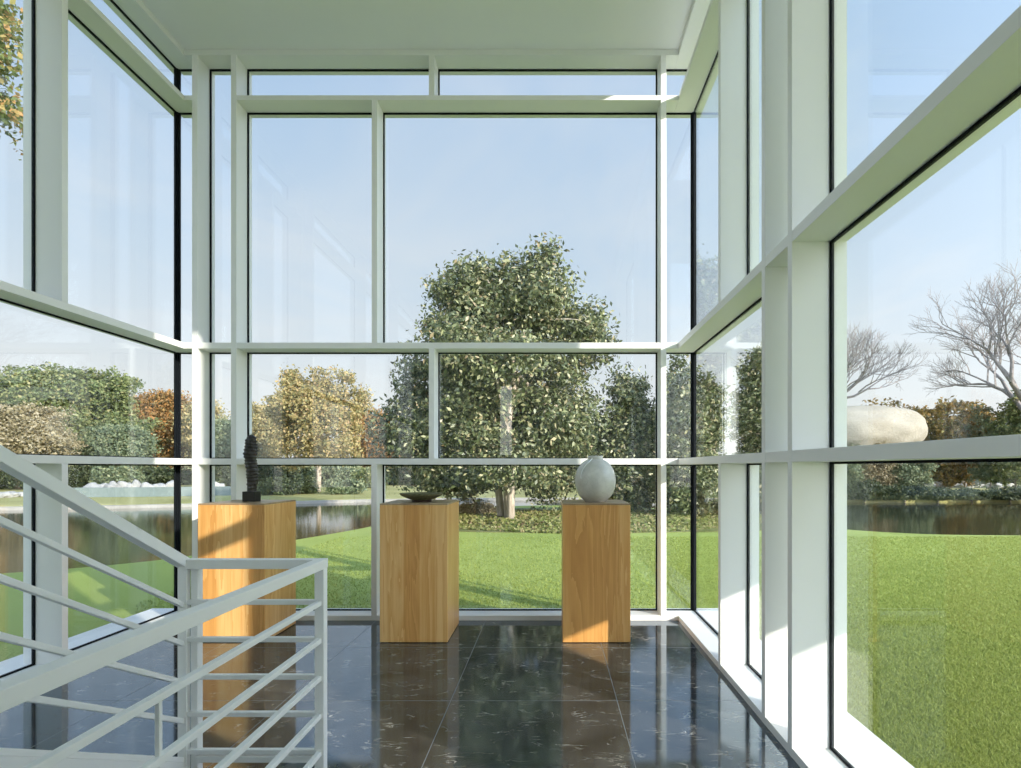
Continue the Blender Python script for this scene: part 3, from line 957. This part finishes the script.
t_ = rng.normal(size=(n, 3)); t_ -= nr * (t_ * nr).sum(1)[:, None]; t_ /= np.linalg.norm(t_, axis=1)[:, None]
s_ = np.cross(nr, t_); L_ = (0.032 + 0.035 * rng.random(n))[:, None]
v = np.stack([q - t_ * L_, q + s_ * L_ * 0.6, q + t_ * L_, q - s_ * L_ * 0.6], axis=1).reshape(-1, 3)
tag(fast_mesh('ground_cover', v, None, M['ivy']), 'low leafy ground cover spread beneath the magnolias', 'ground cover', None, 'stuff')

# --- grass blades on the nearer lawn
def blades(n, xr, yr, h0, pw=1.6):
    u = rng.random(n)
    y0, y1 = yr
    a = 1 - pw
    y = (y0 ** a + u * (y1 ** a - y0 ** a)) ** (1 / a)
    x = rng.uniform(*xr, n)
    return x, y


nb = 620000
x, y = blades(nb, (0, 1), (1.35, 11.3), 0.04, 1.5)
side = rng.random(nb)
xx = np.where(side < 0.72, 1.36 + (y * 0.95 + 0.3 - 1.36).clip(0.2) * x, -0.75 * y + x * 1.1 * y)
ok = np.where(side < 0.72, True, (y > 5.0)) & ~((xx < 1.38) & (y < 5.0)) & (xx > -4.3)
xx, yy = xx[ok], y[ok]; nb = len(xx)
hb_ = 0.012 + 0.016 * rng.random(nb)
ang = rng.uniform(0, 2 * math.pi, nb)
wb = (0.0022 + 0.0008 * yy)
dx, dy = np.cos(ang) * wb, np.sin(ang) * wb
lx, ly = rng.normal(size=nb) * 0.018, rng.normal(size=nb) * 0.018
v = np.empty((nb, 3, 3))
v[:, 0] = np.column_stack([xx - dx, yy - dy, np.full(nb, GZ - 0.004)])
v[:, 1] = np.column_stack([xx + dx, yy + dy, np.full(nb, GZ - 0.004)])
v[:, 2] = np.column_stack([xx + lx, yy + ly, GZ + hb_])
tag(fast_mesh('lawn_grass', v.reshape(-1, 3), None, M['blade'], 3), 'short mown grass blades covering the lawn outside the windows', 'grass', None, 'stuff')

# --- trees across the pond, left side
BG = -0.16


def far_tree(name, px, Y, top, half, m, label, low=478, n=5200, size=0.32, bark='bark', extra=(), sk=1.0, trunk=True, group=None):
    hz = (low - top) / 2
    cy = (low + top) / 2
    bl = [pb(px, cy, Y, half * 0.85, hz * 0.86), pb(px - half * 0.45, cy + hz * 0.25, Y, half * 0.55, hz * 0.66, 0.5), pb(px + half * 0.45, cy + hz * 0.2, Y, half * 0.55, hz * 0.70, -0.5),
          pb(px - half * 0.25, cy - hz * 0.45, Y, half * 0.45, hz * 0.45, -0.8), pb(px + half * 0.28, cy - hz * 0.52, Y, half * 0.42, hz * 0.44), pb(px, cy - hz * 0.62, Y, half * 0.40, hz * 0.38)]
    bl += [pb(*e[:2], Y, *e[2:]) for e in extra]
    return tree(name, (at(px, low, Y).x, Y, bank_z(at(px, low, Y).x, Y)), lumpy(bl, 4, 0.42), int(n * 3.2), size * 0.62, m, label, group=group, bark=bark, r=max(0.1, half * Y / F_PX * 0.055), limbs=14, clr=0.45 * sk * Y / 36, shell=0.6, aspect=0.6)


g1 = 'trees across the pond'
far_tree('broadleaf_tree', 62, 40, 364, 68, M['green'], 'biggest green tree across the pond, seen through the left wall', n=13000, size=0.36, group=g1, extra=[(118, 440, 38, 38), (18, 400, 40, 36), (95, 400, 34, 34)], low=474)
far_tree('broadleaf_tree', 18, 33, 404, 60, M['olive'], 'tan brown bushy tree in front of the biggest green tree', n=6500, size=0.27, low=472, group=g1)
far_tree('broadleaf_tree', 118, 37, 424, 32, M['sage'], 'grey-green low tree between the big green and the orange tree', n=4500, size=0.27, low=478, group=g1)
far_tree('broadleaf_tree', 163, 46, 390, 42, M['orange'], 'orange autumn tree seen beside the black left glass corner', n=6500, size=0.36, group=g1)
far_tree('broadleaf_tree', 205, 43, 398, 26, M['buff'], 'pale yellow tree seen behind the two paired left mullions', n=3600, size=0.32, group=g1)
far_tree('broadleaf_tree', 228, 37, 418, 26, M['sage'], 'grey-green bushy tree between the paired mullions', n=3600, size=0.27, low=480, group=g1)
far_tree('broadleaf_tree', 262, 40, 400, 28, M['buff'], 'buff half-bare tree left of the golden tree', n=3600, size=0.30, group=g1)
far_tree('broadleaf_tree', 318, 31, 380, 48, M['yellow'], 'golden yellow autumn tree with a pale trunk across the pond', extra=[(293, 386, 12, 18), (322, 382, 10, 16), (340, 384, 12, 18), (355, 402, 12, 18), (278, 408, 12, 16)], n=7800, size=0.25, low=476, bark='bark_pale', group=g1, sk=0.9)
far_tree('broadleaf_tree', 374, 42, 406, 24, M['orange'], 'small orange tree behind the left edge of the big magnolia', n=2800, size=0.3, group=g1)
far_tree('broadleaf_tree', 438, 44, 410, 40, M['green'], 'green tree peeping out behind the big magnolia on its left', n=3200, size=0.34, group=g1)
far_tree('broadleaf_tree', 585, 46, 425, 48, M['sage'], 'grey-green tree behind the gap right of the big magnolia', n=3200, size=0.36, group=g1)
# shrubs and dark undergrowth on the far bank
def shrub(px, py_top, Y, half, m, label, n=1500, size=0.2, base=None, group='shrubs on the far bank'):
    s = Y / F_PX
    if base is None: base = bank_z(at(px, 0, Y).x, Y)
    top = at(px, py_top, Y).z
    hz = (top - base) / 2
    x = at(px, 0, Y).x
    bl = [(x, Y, base + hz, half * s * 0.8, half * s * 0.7, hz), (x - half * s * 0.45, Y, base + hz * 0.75, half * s * 0.5, half * s * 0.5, hz * 0.75), (x + half * s * 0.45, Y + 0.2, base + hz * 0.7, half * s * 0.5, half * s * 0.5, hz * 0.7)]
    return tree('shrub', (x, Y, base), lumpy(bl, 3, 0.45), int(n * 2.2), size * 0.70, m, label, 'shrub', group, r=0.05, limbs=8, clr=0.22 * Y / 30, shell=0.5, aspect=0.6, trunk=True)


shrub(30, 466, 33, 48, M['dark'], 'dark shrub at the far left edge under the tan tree', 2200, 0.24)
shrub(88, 462, 35, 34, M['dark'], 'dark shrub under the big green tree', 2000, 0.24)
shrub(118, 466, 33.5, 26, M['sage'], 'grey-green shrub behind the low concrete wall', 1600, 0.22)
shrub(165, 466, 38, 34, M['dark'], 'dark shrub under the orange tree', 1800, 0.26)
shrub(218, 464, 34, 22, M['dark'], 'dark shrub seen between the paired mullions', 1400, 0.24)
shrub(275, 479, 28.5, 20, M['dark'], 'low dark shrub just right of the carved figure', 1400, 0.18)
shrub(298, 478, 29.5, 16, M['dark'], 'low dark shrub at the foot of the golden tree', 1200, 0.18)
shrub(345, 476, 29.5, 18, M['sage'], 'low grey-green shrub right of the golden trunk', 1200, 0.18)
shrub(370, 470, 36, 20, M['green'], 'green shrub behind the lower left back pane', 1200, 0.22)
shrub(300, 462, 42, 40, M['dark'], 'dark undergrowth shrub far behind the golden tree', 1800, 0.3)
shrub(400, 468, 40, 36, M['dark'], 'dark shrub behind the shallow bowl', 1600, 0.3)
shrub(479, 501, 15.4, 22, M['olive'], 'rounded tan shrub left of the magnolia trunk', 3200, 0.07, GZ)

shrub(338, 462, 40, 30, M['sage'], 'grey-green shrub right behind the trunk of the golden tree', 1800, 0.28)
shrub(258, 462, 39, 26, M['dark'], 'dark shrub far behind the carved figure', 1600, 0.28)
# white rocks along the far bank, left and right
rg = 'white rocks along the far bank'
left_rocks = [(92, 487, 28.2), (102, 488, 28.6), (113, 487.5, 28.3), (124, 488, 28.8), (136, 487, 29), (147, 487, 29), (158, 486, 29.4), (170, 485, 29.6), (214, 485, 30.5), (4, 492, 26), (12, 492, 26.4), (20, 491, 26.8)]
names_l = ['first', 'second', 'third', 'fourth', 'fifth', 'sixth', 'seventh', 'eighth']
for i, (px, py, Y) in enumerate(left_rocks):
    s = Y / F_PX
    w = random.uniform(6, 11) * s; hh = random.uniform(2.6, 4.4) * s
    p = at(px, py, Y)
    if i < 8: lb = '%s white rock from the left in the row above the concrete wall' % names_l[i]
    elif i == 8: lb = 'single white rock seen between the paired mullions'
    else: lb = 'white rock at the left edge of the photo, %s of three' % ('leftmost', 'middle', 'rightmost')[i - 9]
    if i < 9: hh = 0.30 + 0.10 * random.random()
    tag(rock('rock', (p.x, p.y, bank_z(p.x, p.y) + hh * 0.62), (w, w * 0.8, hh), i + 11, M['rock'], 3, 0.55), lb, 'rock', rg)
right_rocks = [(912, 485.5), (921, 485), (930, 486), (939, 484), (948, 486), (957, 486), (966, 486), (976, 487), (986, 486), (996, 485), (1005, 486)]
ords = ['first', 'second', 'third', 'fourth', 'fifth', 'sixth', 'seventh', 'eighth', 'ninth', 'tenth', 'last']
for i, (px, py) in enumerate(right_rocks):
    Y = 36 + (i % 3) * 0.5
    s = Y / F_PX
    w = random.uniform(5, 7.5) * s; hh = random.uniform(2.4, 3.6) * s
    p = at(px, py, Y)
    tag(rock('rock', (p.x, p.y, bank_z(p.x, p.y) + hh * 0.75), (w, w * 0.8, hh), i + 31, M['rock'], 3, 0.55), '%s white rock from the left in the row below the huge boulder' % ords[i], 'rock', rg)

# --- right side: shrubs, hedge trees and bare trees
EDGE = 0
g2 = 'autumn shrubs on the right bank'
for (px, top, Y, half, mk, lb, n, size) in [
    (893, 397, 33, 30, 'russet', 'tall russet shrub behind the huge boulder, to its upper right', 3200, 0.26),
    (930, 402, 31, 28, 'russet', 'russet shrub at the right end of the huge boulder', 3000, 0.26),
    (965, 405, 32, 28, 'russet', 'brown autumn shrub left of the dark evergreen', 3000, 0.26),
    (990, 400, 30, 24, 'sage', 'grey-green shrub below the bare tree on the right', 2800, 0.24),
    (1016, 385, 29, 26, 'green', 'dark green bushy shrub at the right edge of the photo', 3000, 0.24),
    (855, 400, 34, 26, 'russet', 'russet shrub behind the left end of the huge boulder', 2400, 0.26),
    (878, 437, 26.8, 24, 'olive', 'pale flowering low shrub in front of the huge boulder', 3600, 0.14),
    (850, 436, 26.7, 18, 'sage', 'grey-green low shrub at the left foot of the huge boulder', 2800, 0.15),
    (912, 447, 26.6, 22, 'sage', 'low green shrub at the right foot of the huge boulder', 2800, 0.15),
    (865, 482, EDGE, 26, 'dark', 'low dark shrub at the water edge left of the white rocks', 2400, 0.16),
    (905, 484, EDGE, 24, 'dark', 'low dark shrub at the water edge below the first white rocks', 2400, 0.16),
    (1010, 488, EDGE, 26, 'dark', 'low dark shrub at the water edge by the right photo edge', 2400, 0.16),
    (938, 488, EDGE, 18, 'dark', 'low dark shrub at the water edge under the middle white rocks', 1800, 0.16),
    (972, 490, EDGE, 20, 'dark', 'low dark shrub at the water edge under the right-hand white rocks', 1800, 0.16)]:
    if Y == EDGE:
        for _ in range(4): Y = float(np.interp(at(px, 0, Y if Y else 26).x, fbx, fby)) - 0.05
    shrub(px, top, Y, half, M[mk], lb, n, size, group=g2)
g3 = 'dark evergreens on the right bank'
for (px, top, Y, half, lb) in [
    (880, 462, 39, 30, 'dark evergreen thicket below the transom, left of the row of trunks'), (920, 458, 40, 30, 'dark evergreen thicket behind the first pale trunk'),
    (955, 460, 40, 26, 'dark evergreen thicket between the pale trunks'), (990, 458, 39, 28, 'dark evergreen thicket right of the pale trunks'),
    (1025, 455, 37, 28, 'dark evergreen thicket at the right edge of the photo'), (760, 440, 42, 40, 'dark evergreen thicket beyond the right glass corner'),
    (810, 435, 42, 36, 'dark evergreen thicket seen between the right mullions'), (700, 445, 42, 36, 'dark evergreen thicket behind the slim magnolia')]:
    shrub(px, top, Y, half, M['dark'], lb, 2000, 0.3, group=g3)
for i, px in enumerate((892, 951, 964)):
    p = at(px, 470, 36.8)
    mbt = MB()
    limb(mbt, (0, 0, -0.1), (0.1, 0, 2.6), 0.14, 0.10, 0.03, 6, 8)
    for k in range(7): limb(mbt, (0.08, 0, 1.7 + 0.12 * k), (random.uniform(-1.6, 1.6), random.uniform(-1, 1), 3.4 + random.random() * 1.6), 0.06, 0.015, 0.06, 5, 5)
    t = tag(empty('broadleaf_tree', (p.x, 36.8, bank_z(p.x, 36.8))), 'thin pale-trunked tree on the right bank, %s' % ('left of the other two', 'first of the close pair', 'second of the close pair')[i], 'tree', 'pale trunked trees on the right bank')
    mbt.build('trunk', M['bark_pale'], t, smooth=True)
    v, cc = leaf_cloud([(0, 0, 4.2, 2.0, 1.6, 1.6)], 2200, 0.26, 0.6, None, 0.4)
    fast_mesh('foliage', v, None, M['russet']).parent = t


def bare_tree(px, Y, top, label, spread, seed):
    random.seed(seed)
    x = at(px, 0, Y).x
    hgt = at(px, top, Y).z - bank_z(x, Y)
    t = tag(empty('bare_tree', (x, Y, bank_z(x, Y))), label, 'tree', 'bare winter trees')
    tr, tw = MB(), MB()
    limb(tr, (0, 0, -0.1), (0.1, 0, hgt * 0.36), hgt * 0.028, hgt * 0.020, 0.02, 5, 8)

    def grow(p, d, ln, r, depth):
        q = p + d * ln
        mid = p.lerp(q, 0.5) + Vector((random.uniform(-1, 1), random.uniform(-1, 1), random.uniform(-1, 1))) * ln * 0.08
        (tr if depth < 3 else tw).tube([p, mid, q], [r, r * 0.85, r * 0.68], 5 if depth < 3 else 3, cap=False)
        if depth >= 7: return
        for k in range(3):
            ax = Vector((random.uniform(-1, 1), random.uniform(-1, 1), random.uniform(-0.4, 0.7))).normalized()
            nd = (d + ax * spread).normalized()
            nd.z += 0.04
            grow(q if k else p.lerp(q, 0.7), nd.normalized(), ln * random.uniform(0.64, 0.84), max(r * 0.60, 0.007), depth + 1)
    for k in range(5):
        a = k * 2 * math.pi / 5 + random.random()
        grow(Vector((0.08, 0, hgt * (0.28 + 0.02 * k))), Vector((math.cos(a) * 0.75, math.sin(a) * 0.75, 0.85)).normalized(), hgt * 0.19, hgt * 0.013, 1)
    tr.build('trunk', M['twig'], t, smooth=True)
    tw.build('twigs', M['twig'], t)
    return t


bare_tree(1034, 27.5, 250, 'bare winter tree at the right edge of the photo', 0.70, 5)
bare_tree(812, 33, 312, 'bare winter tree rising behind the huge boulder', 0.66, 9)

# --- tree overhanging the pond side, its tips reaching into the top left of the view
random.seed(3)
Yo = 6.0
ob = [pb(-150, 30, Yo, 100, 90), pb(-90, -10, Yo, 80, 70), pb(-30, 10, Yo, 36, 60), pb(-20, 95, Yo, 30, 28, 0.3), pb(-70, 80, Yo, 60, 40), pb(-10, 30, Yo, 26, 36), pb(2, 70, Yo, 16, 22), pb(-2, 108, Yo, 16, 16), pb(6, 25, Yo, 16, 20), pb(70, 110, Yo, 11, 6, 0.2), pb(-150, 100, Yo, 90, 50)]
tree('broadleaf_tree', (at(-215, 0, Yo).x, Yo, GZ), ob, 13000, 0.062, M['amber'], 'near tree with green and amber leaves reaching into the top left corner', r=0.13, limbs=26, clr=0.15, shell=0.35, ncl=420, trunk_top=tuple(at(-140, 60, Yo)), aspect=0.6)

# ------------------------------------------------------------------ view
sc.view_settings.view_transform = 'Standard'
sc.view_settings.look = 'None'
sc.view_settings.exposure = 0.27
sc.view_settings.gamma = 1.0
sc.view_settings.use_curve_mapping = False
sc.cycles.transparent_max_bounces = 48
sc.cycles.max_bounces = 12
sc.cycles.diffuse_bounces = 5
sc.cycles.sample_clamp_indirect = 8.0
sc.cycles.use_denoising = True
